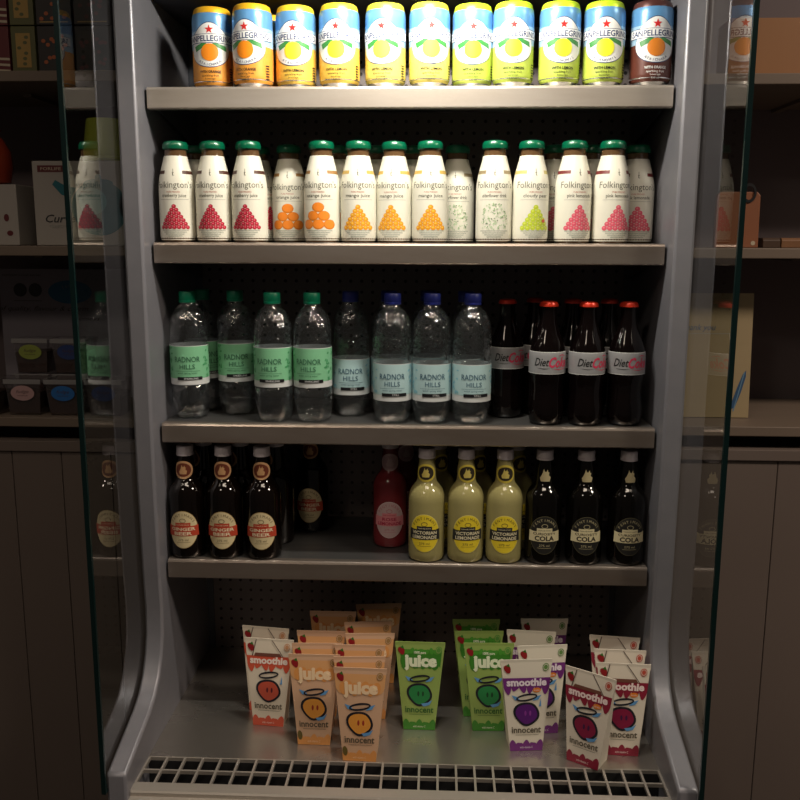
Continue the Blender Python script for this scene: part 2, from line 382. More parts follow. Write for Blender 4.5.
# ------------------------------------------------------------------ glass juice bottles
jp = [(.024, 0), (.0275, .0015), (.0293, .006), (.0295, .012), (.0295, .090), (.0288, .098), (.0262, .112), (.0225, .126), (.0198, .136), (.0185, .142), (.0178, .150), (.0180, .157)]
jcream = noisy('cream juice sleeve', (.76, .74, .63), (.72, .70, .60), .38, 0, (20, 20, 20))
def make_juice(kind, dark=False):
    def go():
        t = thing('juice_bottle', 'x', 'bottle', 'cream sleeved juice bottles on the second shelf')
        b = MB(); b.lathe(jp, P('brown juice glass', (.10, .055, .025), .1, 0, .6), 40); b.build('bottle', t)
        s = MB(); d = Dec(); W = PI * .0295
        d.rect(-W, W, .0035, .1405, jcream, 1)
        band = {'cranberry': (.07, .025, .015), 'orange': (.30, .16, .05), 'mango': (.50, .33, .08), 'elder': (.28, .22, .12), 'pear': (.50, .42, .15), 'pink': (.16, .02, .02)}[kind]
        bm_ = P('sleeve band ' + kind, band, .5)
        for sx in (-1, 1): d.rect(min(sx * .017, sx * .055), max(sx * .017, sx * .055), .111, .1165, bm_, 2)
        dk = P('sleeve lettering', (.12, .12, .09), .5); d.text('t', 0, .108, .012, dk, 2); d.rect(-.0005, .0005, .108, .119, dk, 2)
        d.text("Folkington's", 0, .0885, .0150, dk, 2, .066, .0)
        d.text('PURE PRESSED', 0, .0805, .0035, P('sleeve small red', (.45, .12, .08), .5), 2, .022)
        d.text({'cranberry': 'cranberry juice', 'orange': 'orange juice', 'mango': 'mango juice', 'elder': 'elderflower drink', 'pear': 'cloudy pear', 'pink': 'pink lemonade'}[kind], 0, .0735, .0078, dk, 2, .042, .012)
        d.rect(-.026, .026, .0693, .0698, grey, 2)
        g = P('sleeve sketch grey', (.34, .36, .30), .5)
        for q in range(4): d.text(['mnwmwnmwmnwm', 'wmnmwnwmwn', 'mwnmwmnw', 'wmnwm'][q], 0, .0185 - q * .0032, .0045, g, 2, .048 - q * .008, .02)
        if kind == 'orange':
            for r_, n_ in enumerate((3, 2, 1)):
                for k in range(n_):
                    x = (k - (n_ - 1) / 2) * .0190; y = .0295 + r_ * .0138
                    d.ell(x, y, .0102, .0080, P('orange edge', (.70, .20, .01), .5), 2); d.ell(x + .0006, y + .0008, .0088, .0068, P('orange skin', (.88, .25, .02), .5), 3)
        elif kind == 'elder':
            e1 = P('elderflower leaf', (.38, .52, .30), .5); e2 = P('elderflower dark', (.20, .28, .17), .5); e3 = P('elderflower pale', (.55, .66, .45), .5)
            for k in range(120):
                y = random.uniform(.022, .063); w = .024 * math.sqrt(max(0, 1 - ((y - .030) / .036) ** 2)) if y > .03 else .022
                d.ell(random.uniform(-w, w), y, random.uniform(.0010, .0024), random.uniform(.0006, .0014), random.choice((e1, e1, e2, e3, e3)), 2 + k % 4, 6, random.uniform(0, 3))
        else:
            c1, c2 = {'cranberry': ((.42, .008, .03), (.78, .10, .15)), 'mango': ((.80, .33, .01), (.92, .52, .06)), 'pear': ((.50, .60, .03), (.66, .74, .10)), 'pink': ((.72, .10, .16), (.85, .22, .26))}[kind]
            m1 = P('berry ' + kind, c1, .5); m2 = P('berry light ' + kind, c2, .5)
            nr = 7 if kind == 'cranberry' else 6; pt = .0405 / nr
            for r_ in range(nr):
                n_ = nr - r_
                for k in range(n_):
                    x = (k - (n_ - 1) / 2) * pt * 1.28; y = .0245 + r_ * pt * .98
                    d.ell(x, y, pt * .66, pt * .58, m1, 2 + k % 2, 10); d.ell(x - pt * .1, y + pt * .12, pt * .30, pt * .26, m2, 4, 6)
            if kind == 'pear': d.ell(.014, .036, .0035, .003, P('pear red', (.6, .1, .04), .5), 5, 10)
        s.dec(d, lathe_map(jp), .003, .006); s.build('label_sleeve', t)
        c = MB(); c.lathe([(.0180, .1505), (.0208, .152), (.0212, .156), (.0207, .160), (.0185, .1635), (.010, .1655), (0, .1660)], P('green screw cap', (.0, .11, .05), .3, .1, .5, .3), 36, cap1=False, rf=lambda a, z: 1 + .01 * math.sin(20 * a) * (z < .158))
        c.build('cap', t)
        return t
    return go
z = ZS[1] + .0006
place(make_juice('cranberry'), [
    (-.3874, .036, z, 4, 'cranberry juice bottle with red berry pyramid, leftmost on the second shelf'),
    (-.3254, .036, z, 3, 'cranberry juice bottle, second from left on the second shelf'),
    (-.2643, .034, z, -3, 'cranberry juice bottle beside the set-back orange juice bottle, front of the second shelf'),
    (-.3712, .104, z, 20, 'shaded cream bottle behind the gap of the first two cranberry bottles'),
    (-.2651, .118, z, 50, 'shaded cream bottle directly behind the third cranberry bottle')])
place(make_juice('orange'), [
    (-.1423, .034, z, -6, 'orange juice bottle with six large oranges on the second shelf front'),
    (-.2068, .095, z, 2, 'orange juice bottle standing set back in shadow with dark cap, second shelf'),
    (-.1193, .105, z, 30, 'shaded cream bottle behind the orange and mango juice bottles')])
place(make_juice('mango'), [
    (-.0812, .034, z, 3, 'mango juice bottle with yellow-orange pyramid, leftmost of three, second shelf'),
    (-.0222, .044, z, -8, 'mango juice bottle with yellow-orange pyramid, middle of three, second shelf'),
    (.0380, .034, z, 3, 'mango juice bottle with yellow-orange pyramid, rightmost of three, second shelf'),
    (-.0545, .108, z, 30, 'shaded cream bottle behind the left and middle mango bottles'),
    (.0074, .110, z, -30, 'shaded cream bottle behind the middle and right mango bottles')])
place(make_juice('elder'), [
    (.1441, .034, z, -2, 'elderflower drink bottle with pale green leaf drawing, front of second shelf'),
    (.0842, .100, z, -8, 'elderflower drink bottle set back in shadow right of the mango bottles')])
place(make_juice('pear'), [(.2043, .034, z, 12, 'cloudy pear drink bottle with lime green pyramid on the second shelf')])
place(make_juice('pink'), [
    (.2741, .034, z, 14, 'pink lemonade bottle with pink pyramid, left one of the front pair, second shelf'),
    (.3363, .034, z, 14, 'pink lemonade bottle with pink pyramid, right one of the front pair, second shelf'),
    (.3913, .100, z, -6, 'pink lemonade bottle set back at the right end of the second shelf'),
    (.2525, .104, z, -10, 'shaded cream bottle behind the pear and pink lemonade bottles'),
    (.3163, .104, z, 20, 'shaded cream bottle behind the two front pink lemonade bottles')])

# ------------------------------------------------------------------ water bottles
def make_water(kind):
    zl0, zl1 = (.062, .130) if kind == 'green' else (.040, .104)
    wp = [(.012, .003), (.024, .0005), (.0300, .006), (.0325, .018), (.0333, .035), (.0333, .055), (.0325, .058), (.0325, .134), (.0333, .138), (.0325, .142), (.0333, .152), (.0328, .162), (.0310, .173), (.0275, .183), (.0225, .191), (.0170, .1965), (.0135, .200), (.0125, .2045), (.0125, .214)]
    if kind == 'blue': wp = [(.012, .003), (.024, .0005), (.0300, .006), (.0325, .018), (.0333, .033), (.0325, .037), (.0325, .107), (.0333, .110), (.0320, .114), (.0333, .118), (.0320, .122), (.0333, .126), (.0333, .152), (.0328, .162), (.0310, .173), (.0275, .183), (.0225, .191), (.0170, .1965), (.0135, .200), (.0125, .2045), (.0125, .214)]
    def go():
        t = thing('water_bottle', 'x', 'bottle', 'clear water bottles on the third shelf')
        b = MB(); b.lathe(wp, pet_m, 60, cap0=True, cap1=True, rf=lambda a, z: 1 - (.20 * max(0, 1 - z / .030) * (.5 + .5 * math.cos(5 * a)))); b.build('bottle', t, angle=60)
        w = MB(); w.lathe([(r * .955, max(zz, .004)) for r, zz in wp if zz < .186] + [(.0235, .187)], water_m, 40, rf=lambda a, z: 1 - (.20 * max(0, 1 - z / .030) * (.5 + .5 * math.cos(5 * a)))); w.build('water', t, angle=60)
        s = MB(); d = Dec(); W = PI * .0333; g = kind == 'green'
        base = P('water label ' + kind, (.20, .50, .28) if g else (.42, .60, .62), .45)
        leaf = P('water label leaf ' + kind, (.06, .30, .12) if g else (.22, .48, .58), .45)
        tx = P('water label text ' + kind, (.04, .14, .08) if g else (.05, .12, .18), .45)
        wht = P('water label white', (.60, .62, .62), .45)
        d.rect(-W, W, zl0, zl1, wht, 1); d.rect(-W, W, zl0 + .011, zl1 - .001, base, 2)
        for k in range(70):
            u = random.choice((-1, 1)) * random.uniform(.030, .075); v = random.uniform(zl0 + .014, zl1 - .004)
            d.ell(u, v, random.uniform(.002, .004), random.uniform(.001, .002), leaf, 3 + k % 3, 8, random.uniform(0, 3))
        d.rect(-.018, .026, zl0 + .0085, zl0 + .014, black, 6); d.text('SPARKLING' if g else 'STILL', .006, zl0 + .0095, .0045, wht, 7, .024 if g else .012, .01)
        c = (zl0 + zl1) / 2
        d.text('RADNOR', 0, c + .006, .0135, tx, 6, .044, .006); d.text('HILLS', 0, c - .006, .0115, tx, 6, .026, .006)
        d.rect(-.022, .022, c - .010, c - .0095, tx, 6); d.text('welsh spring water', 0, c - .0145, .004, tx, 6, .034)
        s.dec(d, lathe_map([(.0331, 0), (.0331, .3)]), .004); s.build('label', t)
        k = MB(); cm = P('screw cap ' + kind, (.0, .20, .10) if g else (.015, .025, .20), .4)
        k.lathe([(.0130, .2030), (.0144, .2035), (.0144, .2065), (.0138, .207), (.0144, .208), (.0144, .2205), (.0134, .222), (0, .2222)], cm, 40, cap1=False, rf=lambda a, z: 1 + .015 * math.sin(20 * a) * (.208 <= z < .221)); k.build('cap', t)
        return t
    return go
z = ZS[2] + .0006
place(make_water('green'), [
    (-.3840, .060, z, 8, 'green-labelled sparkling water bottle at the left end of the third shelf'),
    (-.3093, .100, z, 12, 'green-labelled sparkling water bottle, second from left and set back, third shelf'),
    (-.2318, .042, z, -3, 'green-labelled sparkling water bottle, left one of the front pair, third shelf'),
    (-.1630, .042, z, -6, 'green-labelled sparkling water bottle beside the blue-capped ones, third shelf front'),
    (-.3780, .132, z, 40, 'green-labelled water bottle hidden behind the leftmost bottle of the third shelf')])
place(make_water('blue'), [
    (-.0243, .042, z, 2, 'blue-capped still water bottle, leftmost of three at the front, third shelf'),
    (.0434, .042, z, 4, 'blue-capped still water bottle, middle of three at the front, third shelf'),
    (.1125, .042, z, 6, 'blue-capped still water bottle, rightmost of three, beside the cola, third shelf'),
    (-.1021, .100, z, 4, 'blue-capped still water bottle set back between green-capped and blue-capped rows'),
    (-.0344, .118, z, 30, 'dark-capped water bottle hidden behind the leftmost front blue-capped bottle'),
    (.0355, .132, z, 20, 'dark-capped water bottle hidden behind the middle front blue-capped bottle'),
    (.1035, .118, z, 10, 'dark-capped water bottle hidden behind the rightmost front blue-capped bottle')])

# ------------------------------------------------------------------ contour cola bottles
def make_coke():
    t = thing('cola_bottle', 'x', 'bottle', 'diet cola glass bottles on the third shelf')
    cp = [(.022, 0), (.0265, .002), (.0285, .007), (.0305, .020), (.0300, .034), (.0275, .050), (.0270, .060), (.0285, .074), (.0305, .084), (.0310, .092), (.0310, .122), (.0295, .130), (.0250, .144), (.0195, .158), (.0155, .172), (.0135, .184), (.0128, .197), (.0140, .200), (.0128, .204)]
    dk = P('cola filled glass', (.003, .0015, .0015), .07, 0, .5)
    def flute(a, z): return 1 + .018 * math.cos(12 * a) * (1 if (.03 < z < .08 or .132 < z < .165) else 0)
    b = MB(); b.lathe(cp, dk, 60, rf=flute); b.build('bottle', t, angle=60)
    s = MB(); d = Dec(); W = PI * .031
    d.rect(-W, W, .089, .1265, P('silver cola label', (.33, .33, .34), .45, .2), 1)
    d.rect(-W, W, .1258, .1265, white, 2); d.rect(-W, W, .089, .0897, white, 2)
    blk = P('cola label black', (.01, .01, .01), .4); rd = P('cola label red', (.60, .04, .10), .4)
    for c in (0,):
        d.text('Diet', c - .0165, .103, .019, blk, 3, .026, .012, .35)
        d.text('Coke', c + .014, .101, .024, rd, 3, .036, .03, .35)
        d.poly([(c - .028, .0995), (c - .012, .0975), (c + .0, .0990), (c - .012, .0985)], blk, 3)
        d.poly([(c + .0, .0985), (c + .014, .0960), (c + .033, .0985), (c + .014, .0975)], rd, 3)
        d.poly([(c + .012, .120), (c + .02, .1225), (c + .032, .119), (c + .02, .1205)], rd, 3)
    s.dec(d, lathe_map(cp), .003, .004); s.build('label', t)
    k = MB(); k.lathe([(.0128, .2015), (.0160, .2015), (.0158, .205), (.0138, .2085), (.008, .210), (0, .2102)], P('red crown cap', (.55, .03, .01), .3, .3), 42, cap1=False, rf=lambda a, z: 1 + .03 * math.sin(21 * a) * (z < .198)); k.build('crown_cap', t)
    return t
place(make_coke, [
    (.2415, .042, z, 6, 'diet cola bottle with silver label, leftmost of the three front ones, third shelf'),
    (.3082, .038, z, 16, 'diet cola bottle with bright red crown cap, middle of the front three, third shelf'),
    (.3760, .042, z, 2, 'diet cola bottle at the right end of the third shelf front row'),
    (.1765, .102, z, 10, 'diet cola bottle set back beside the rightmost water bottle, third shelf'),
    (.2292, .142, z, -20, 'diet cola bottle in shadow behind the leftmost front cola'),
    (.2943, .122, z, 20, 'diet cola bottle in shadow behind the middle front cola'),
    (.3590, .124, z, 30, 'diet cola bottle in shadow behind the right-end front cola')])

# ------------------------------------------------------------------ stout bottles with oval labels
fp = [(.026, 0), (.0300, .002), (.0318, .007), (.0320, .015), (.0320, .106), (.0317, .114), (.0302, .121), (.0272, .128), (.0225, .1345), (.0182, .140), (.0165, .146), (.0160, .155), (.0156, .165), (.0140, .176), (.0132, .182), (.0132, .188)]
def dog(d, cx, cy, k, m, layer):
    d.poly([(cx + x * k, cy + y * k) for x, y in ((-.6, -.8), (.6, -.8), (.75, -.2), (.45, .1), (.55, .45), (.35, .55), (.30, .9), (.12, .55), (-.1, .6), (-.22, 1.), (-.35, .5), (-.5, .1), (-.75, -.3))], m, layer)
def make_fent(kind):
    body, ov, rim, ban, txt, l1, l2 = {
        'ginger': (((.003, .0015, .001), .06), (.62, .52, .30), (.30, .20, .08), (.45, .05, .02), (.75, .62, .42), 'GINGER', 'BEER'),
        'lemon': (((.33, .29, .12), .12), (.80, .62, .03), (.80, .70, .20), (.02, .02, .02), (.75, .68, .45), 'VICTORIAN', 'LEMONADE'),
        'rose': (((.20, .025, .03), .12), (.58, .42, .42), (.75, .60, .60), (.72, .25, .28), (.45, .01, .06), 'ROSE', 'LEMONADE'),
        'cola': (((.002, .0015, .001), .06), (.015, .014, .012), (.10, .09, .05), (.70, .62, .38), (.04, .03, .02), 'CURIOSITY', 'COLA')}[kind]
    def go():
        t = thing({'ginger': 'ginger_beer_bottle', 'lemon': 'lemonade_bottle', 'rose': 'rose_lemonade_bottle', 'cola': 'curiosity_cola_bottle'}[kind], 'x', 'bottle',
                  {'ginger': 'ginger beer bottles on the fourth shelf', 'lemon': 'cloudy lemonade bottles on the fourth shelf', 'rose': 'rose lemonade bottles on the fourth shelf', 'cola': 'botanical cola bottles on the fourth shelf'}[kind])
        b = MB(); b.lathe(fp, P('filled glass ' + kind, body[0], body[1], 0, .5, .15), 48); b.build('bottle', t)
        bm_ = P('banner ' + kind, ban, .5); om = P('oval ' + kind, ov, .5); rm = P('rim ' + kind, rim, .5); tm = P('banner text ' + kind, txt, .5)
        ink = P('oval ink ' + kind, (.10, .06, .03) if kind != 'cola' else (.50, .44, .26), .5) if kind != 'rose' else P('rose ink', (.5, .12, .16), .5)
        s = MB(); d = Dec(); cy = .054
        d.ell(0, cy, .0272, .0345, rm, 1, 36); d.ell(0, cy, .0262, .0335, om, 2, 36)
        d.arc('FENTIMANS', 0, cy + .0005, .0205, .0066, ink, 3, 56, 1, .0245)
        d.rect(-.0135, .0135, cy + .006, cy + .0125, bm_, 3); d.poly([(-.0285, cy - .0115), (.0285, cy - .0115), (.0275, cy + .008), (.020, cy + .0065), (-.020, cy + .0065), (-.0275, cy + .008)], bm_, 4)
        if kind == 'cola':
            d.text(l1, 0, cy + .0005, .006, tm, 5, .040, .02); d.text(l2, 0, cy - .0095, .0115, tm, 5, .034, .04)
        else:
            d.text(l1, 0, cy - .0015, .0078, tm, 5, .044 if kind != 'rose' else .026, .03); d.text(l2, 0, cy - .0098, .0082, tm, 5, .044 if kind != 'ginger' else .032, .03)
        d.text('botanically brewed', 0, cy + .008, .0035, tm, 5, .022)
        d.ring(0, cy + .0165, .0055, .004, .0009, ink, 3, 16)
        d.text('275 ml', 0, cy - .0205, .0055, ink, 3, .018); d.rect(-.012, .012, cy - .0235, cy - .0230, ink, 3)
        s.dec(d, lathe_map(fp), .003, .006); s.build('oval_label', t)
        nk = MB(); d = Dec(); cy = .1585
        np_ = [(.0182, .130), (.0170, .145), (.0163, .158), (.0156, .175)]
        if kind == 'cola': dog(d, 0, cy - .002, .0125, P('cream dog', (.60, .52, .30), .5), 2)
        else:
            rc = {'ginger': (.58, .34, .17), 'lemon': (.72, .58, .08), 'rose': (.62, .45, .46)}[kind]
            ic = {'ginger': (.16, .035, .015), 'lemon': (.04, .03, .02), 'rose': (.55, .36, .38)}[kind]
            dc = {'ginger': (.62, .36, .17), 'lemon': (.75, .62, .16), 'rose': (.68, .52, .52)}[kind]
            d.ell(0, cy, .0185, .0160, P('neck disc ' + kind, rc, .5), 1, 30); d.ell(0, cy, .0145, .0122, P('neck disc inner ' + kind, ic, .5), 2, 30); dog(d, 0, cy, .0095, P('neck dog ' + kind, dc, .5), 3)
        m0 = lathe_map(np_)
        nk.dec(d, lambda u, v, o: m0(u * .0182 / .0165, v, o), .003, .004); nk.build('neck_label', t)
        k = MB(); k.lathe([(.0132, .183), (.0150, .183), (.0152, .1865), (.0146, .187), (.0146, .1985), (.0138, .2002), (0, .2004)], P('pewter screw cap', (.80, .74, .77), .45, .25), 40, cap1=False, rf=lambda a, z: 1 + .012 * math.sin(20 * a) * (.187 <= z < .199)); k.build('cap', t)
        return t
    return go
z = ZS[3] + .0006
place(make_fent('ginger'), [
    (-.3915, .034, z, 0, 'dark ginger beer bottle with cream oval label, leftmost on the fourth shelf'),
    (-.3235, .034, z, 2, 'dark ginger beer bottle, middle of the three front ones, fourth shelf'),
    (-.2545, .034, z, 3, 'dark ginger beer bottle, rightmost of the three front ones, fourth shelf'),
    (-.3790, .112, z, -75, 'ginger beer bottle in shadow behind the leftmost front ginger beer'),
    (-.3100, .112, z, -75, 'ginger beer bottle in shadow behind the middle front ginger beer'),
    (-.2440, .112, z, -75, 'ginger beer bottle in shadow behind the rightmost front ginger beer'),
    (-.1890, .190, z, -4, 'lone ginger beer bottle standing far back in the gap of the fourth shelf')])
place(make_fent('rose'), [
    (-.0315, .108, z, 0, 'pink rose lemonade bottle with pale oval label, left of the yellow lemonades'),
    (-.0060, .180, z, 10, 'pink rose lemonade bottle half hidden behind the first one')])
place(make_fent('lemon'), [
    (.0368, .036, z, -6, 'cloudy yellow lemonade bottle, leftmost of three, beside the pink bottle'),
    (.1059, .036, z, 6, 'cloudy yellow lemonade bottle, middle one of the front three'),
    (.1738, .036, z, -2, 'cloudy yellow lemonade bottle, rightmost of three, beside the dark cola'),
    (.0570, .108, z, 25, 'cloudy lemonade bottle behind the leftmost front lemonade'),
    (.1271, .108, z, 25, 'cloudy lemonade bottle behind the middle front lemonade'),
    (.2000, .108, z, 25, 'cloudy lemonade bottle behind the rightmost front lemonade')])
place(make_fent('cola'), [
    (.2424, .036, z, -1, 'black botanical cola bottle with cream banner, leftmost of three on fourth shelf'),
    (.3141, .036, z, 0, 'black botanical cola bottle with cream banner, middle of three on fourth shelf'),
    (.3874, .036, z, 2, 'black botanical cola bottle with cream banner, at the right end of fourth shelf')])

# ------------------------------------------------------------------ fruit drink cartons
CH = .150
def carton_map(face=-1):
    def mp(u, v, off):
        k = v / CH; w = .055 + (.088 - .055) * k; dep = .019 * (1 - k) ** .9 if k < 1 else 0
        bul = .001 * math.sin(PI * min(1, k)) * (1 - (u / .044) ** 2)
        return (u / .044 * w / 2, face * (dep + .0008 + bul + off), v * 1.04)
    return mp
def drip(d, y0, y1, m, layer, n, amp, flip=1, ph=0, x0=-.044, x1=.044):
    pts = [(x0, y1), (x1, y1)] if flip > 0 else [(x0, y0), (x1, y0)]
    N = 84; rng = range(N, -1, -1)
    for i in rng:
        x = x0 + (x1 - x0) * i / N; s = abs(math.sin(PI * n * i / N + ph)); a = amp * (s ** .6) * (1 + .5 * math.sin(5.1 * i / N * 3 + ph))
        pts.append((x, (y0 - a) if flip > 0 else (y1 + a)))
    d.poly(pts, m, layer)
def make_carton(kind):
    juice = kind in ('orangej', 'greenj')
    bg, band, face, cream = {
        'orangej': ((.66, .42, .27), (.74, .32, .09), (.76, .32, .05), (.88, .66, .42)),
        'greenj': ((.28, .40, .10), (.045, .22, .02), (.02, .22, .06), (.78, .85, .62)),
        'reds': ((.76, .68, .55), (.66, .10, .05), (.55, .09, .05), (.92, .78, .70)),
        'purples': ((.76, .70, .59), (.17, .025, .20), (.10, .01, .17), (.85, .75, .85)),
        'berrys': ((.76, .68, .57), (.27, .015, .04), (.24, .01, .05), (.90, .72, .70))}[kind]
    def go():
        t = thing('drink_carton', 'x', 'carton', {'orangej': 'orange juice cartons on the deck', 'greenj': 'green juice cartons on the deck', 'reds': 'white and red smoothie cartons on the deck', 'purples': 'purple smoothie cartons on the deck', 'berrys': 'berry red smoothie cartons on the deck'}[kind])
        b = MB(); bm_ = P('carton ' + kind, bg, .45); nz = 10; vs = []; fs = []; nu = 6
        # body: square foot narrowing front to back into a wide flat seam
        F = carton_map(-1); B = carton_map(1)
        ring = []
        for i in range(nz + 1):
            v = CH * i / nz; row = [F(-.044 + .088 * j / nu, v, -.0003) for j in range(nu + 1)] + [B(.044 - .088 * j / nu, v, -.0003) for j in range(nu + 1)]
            vs += row
        n = 2 * (nu + 1)
        for i in range(nz):
            for j in range(n): fs.append((i * n + j, i * n + (j + 1) % n, (i + 1) * n + (j + 1) % n, (i + 1) * n + j))
        fs.append(tuple(range(n - 1, -1, -1))); fs.append(tuple(nz * n + j for j in range(n)))
        b.add(vs, fs, bm_)
        d = Dec(); m1 = P('carton band ' + kind, band, .45); fm = P('carton face ' + kind, face, .45); cm = P('carton cream ' + kind, cream, .45)
        blu = P('carton splash blue', (.12, .32, .62), .45); ink = P('carton ink', (.012, .012, .02), .45); txt = P('carton word ' + kind, (.10, .08, .05) if kind != 'greenj' else (.03, .12, .02), .45)
        berry = P('carton strawberry', (.28, .01, .015), .45)
        if juice:
            if kind == 'orangej':
                lt = P('carton orange glow', (.72, .38, .16), .45); drip(d, .118, .141, lt, 1, 5, .006)
            else: drip(d, .112, .138, m1, 1, 4, .006, 1, .4, -.036, .040)
            for k in range(7): d.ell(-.030 + k * .010, .118 + .002 * math.sin(k * 2.1), .0075, .0105, m1, 2, 12)
            if kind == 'greenj':
                for k in range(7): d.ell(-.024 + k * .009, .134 + .002 * (k % 2), .006, .0035, P('carton leafs', (.07, .30, .03), .45), 3, 10, k)
                d.text('100% pure', 0, .1315, .006, cm, 5, .022, .03)
            d.text('juice', .001, .1105, .0275, cm, 5, .064, .055)
        else:
            drip(d, .106, .121, m1, 2, 6, .0085)
            d.text('smoothie', 0, .1085, .0165, cm, 5, .076, .045)
            if kind != 'reds': d.ell(.020, .101, .008, .004, P('carton flash', (.75, .22, .02), .45), 5, 12); d.text('kids', .020, .0995, .004, cm, 6, .01)
        # corner marks
        d.ell(-.034, .136, .0058, .0072, berry, 4, 12, .5, .08); d.poly([(-.036, .141), (-.031, .145), (-.029, .139)], P('carton leaf dark', (.03, .16, .02), .45), 5)
        rb = P('carton roundel ' + kind, {'orangej': (.35, .20, .07), 'greenj': (.10, .28, .05), 'reds': (.60, .30, .15), 'purples': (.12, .25, .06), 'berrys': (.5, .08, .05)}[kind], .45)
        d.ell(.034, .138, .0058, .0065, rb, 4, 14); d.ring(.034, .138, .0045, .005, .0009, bm_, 5, 14)
        # fruit face with halo
        fx, fy = .0, .062; wob = [(math.cos(a) * (1 + .10 * math.cos(2 * a + 1.2)), math.sin(a) * (1 + .05 * math.sin(3 * a))) for a in [2 * PI * i / 28 for i in range(28)]]
        d.poly([(fx + .0275 * x, fy + .0200 * y) for x, y in wob], ink, 3); d.poly([(fx + .0228 * x, fy + .0164 * y) for x, y in wob], fm, 4)
        ey = P('carton eye ' + kind, {'orangej': (.35, .03, .02), 'greenj': (.01, .06, .02), 'reds': (.12, .01, .02), 'purples': (.25, .04, .3), 'berrys': (.05, .01, .06)}[kind], .45)
        for ex in (-.002, .006): d.ell(fx + ex * 1.3, fy + .001, .0024, .0045, ey, 5, 10)
        d.ring(fx, fy + .0270, .0215, .0062, .0032, ink, 5, 28, .12)
        if kind != 'reds':
            for q in (-1, 1): d.poly([(fx + q * .012, fy + .021), (fx + q * .024, fy + .023), (fx + q * .030, fy + .031), (fx + q * .018, fy + .028)], blu, 4)
        if kind in ('orangej', 'berrys', 'greenj'): d.poly([(fx + .004, fy - .016), (fx + .020, fy - .014), (fx + .030, fy - .009), (fx + .024, fy - .018), (fx + .010, fy - .021)], blu, 6)
        else: d.poly([(fx + .026, fy + .012), (fx + .031, fy + .012), (fx + .029, fy + .026)], blu, 6)
        d.text('innocent', 0, .0305, .0150, txt, 5, .070, .02)
        d.rect(-.027, .030, .0268, .0274, txt, 5)
        drip(d, .0, .011, m1, 2, 5, .005, -1); d.text('with vitamin C', 0, .0045, .005, cm, 5, .034)
        if kind == 'orangej': d.ell(-.036, .016, .0065, .008, P('carton pineapple', (.14, .10, .02), .45), 4, 10)
        b.dec(d, F, .011, .012)
        # straw and folded seam lines on the back, as on the smoothie cartons
        b.build('carton_body', t, angle=30)
        s = MB(); s.add([(-.0442, -.0016, CH * 1.04 - .009), (.0442, -.0016, CH * 1.04 - .009), (.0442, .0016, CH * 1.04 - .009), (-.0442, .0016, CH * 1.04 - .009), (-.0445, -.0008, CH * 1.04 + .0006), (.0445, -.0008, CH * 1.04 + .0006), (.0445, .0008, CH * 1.04 + .0006), (-.0445, .0008, CH * 1.04 + .0006)],
              [(0, 3, 2, 1), (4, 5, 6, 7), (0, 1, 5, 4), (1, 2, 6, 5), (2, 3, 7, 6), (3, 0, 4, 7)], P('carton seam ' + kind, tuple(c * .92 for c in bg), .45))
        s.build('top_seam', t, smooth=False)
        if kind in ('reds', 'berrys'):
            f = MB(); d = Dec(); br = P('carton fold brown', (.17, .06, .04), .5); dkl = P('carton fold line', (.05, .02, .015), .5)
            d.poly([(-.029, .121), (.026, .121), (.022, .1265), (-.026, .1265)], br, 6)
            d.poly([(-.033, .108 + .013), (-.0315, .121), (-.0225, .149), (-.0240, .149)], dkl, 7)
            d.poly([(.0275, .121), (.029, .121), (.006, .149), (.0045, .149)], dkl, 7)
            f.dec(d, F, .011, .012); f.build('fold', t, smooth=False)
        return t
    return go
z = ZD + .0006
place(make_carton('reds'), [
    (-.240, -0.012, z, -5, 'white and red smoothie carton in front, leftmost stack on the deck'),
    (-.256, 0.036, z, -8, 'white and red smoothie carton behind the leftmost one')])
place(make_carton('orangej'), [
    (-.152, -0.068, z, 0, 'orange juice carton at the front of the middle-left column, beside the red smoothie'),
    (-.153, -0.025, z, 2, 'orange juice carton second in the column beside the red smoothie'),
    (-.152, 0.025, z, 0, 'orange juice carton third in the column beside the red smoothie'),
    (-.141, 0.112, z, 0, 'orange juice carton at the back of the column beside the red smoothie'),
    (-.069, -0.113, z, -2, 'orange juice carton nearest the grille, front of the longest column'),
    (-.074, -0.072, z, 3, 'orange juice carton second from the front in the longest column'),
    (-.077, -0.028, z, 0, 'orange juice carton third from the front in the longest column'),
    (-.063, 0.019, z, 3, 'orange juice carton fourth from the front in the longest column'),
    (-.070, 0.069, z, 7, 'pale orange juice carton fifth from the front in the longest column'),
    (-.056, 0.151, z, 7, 'orange juice carton at the very back of the longest column')])
place(make_carton('greenj'), [
    (.028, -0.012, z, -1, 'green juice carton standing alone in the middle of the deck'),
    (.149, -0.010, z, 2, 'green juice carton at the front of the green column, beside purple smoothies'),
    (.134, 0.038, z, 3, 'green juice carton second in the green column'),
    (.131, 0.089, z, 3, 'green juice carton at the back of the green column')])
place(make_carton('purples'), [
    (.209, -0.069, z, 6, 'purple smoothie carton at the front of its column near the grille'),
    (.242, -0.014, z, 7, 'purple smoothie carton second in its column, offset right of the front one'),
    (.229, 0.044, z, -4, 'purple smoothie carton third in its column'),
    (.259, 0.098, z, 3, 'purple smoothie carton at the back of its column')])
place(make_carton('berrys'), [
    (.310, -0.110, z, -33, 'berry red smoothie carton turned sideways, nearest the grille at right'),
    (.371, -0.076, z, -3, 'berry red smoothie carton at the front of the right-end column'),
    (.375, -0.025, z, -2, 'berry red smoothie carton second in the right-end column'),
    (.376, 0.028, z, -6, 'berry red smoothie carton at the back of the right-end column')])

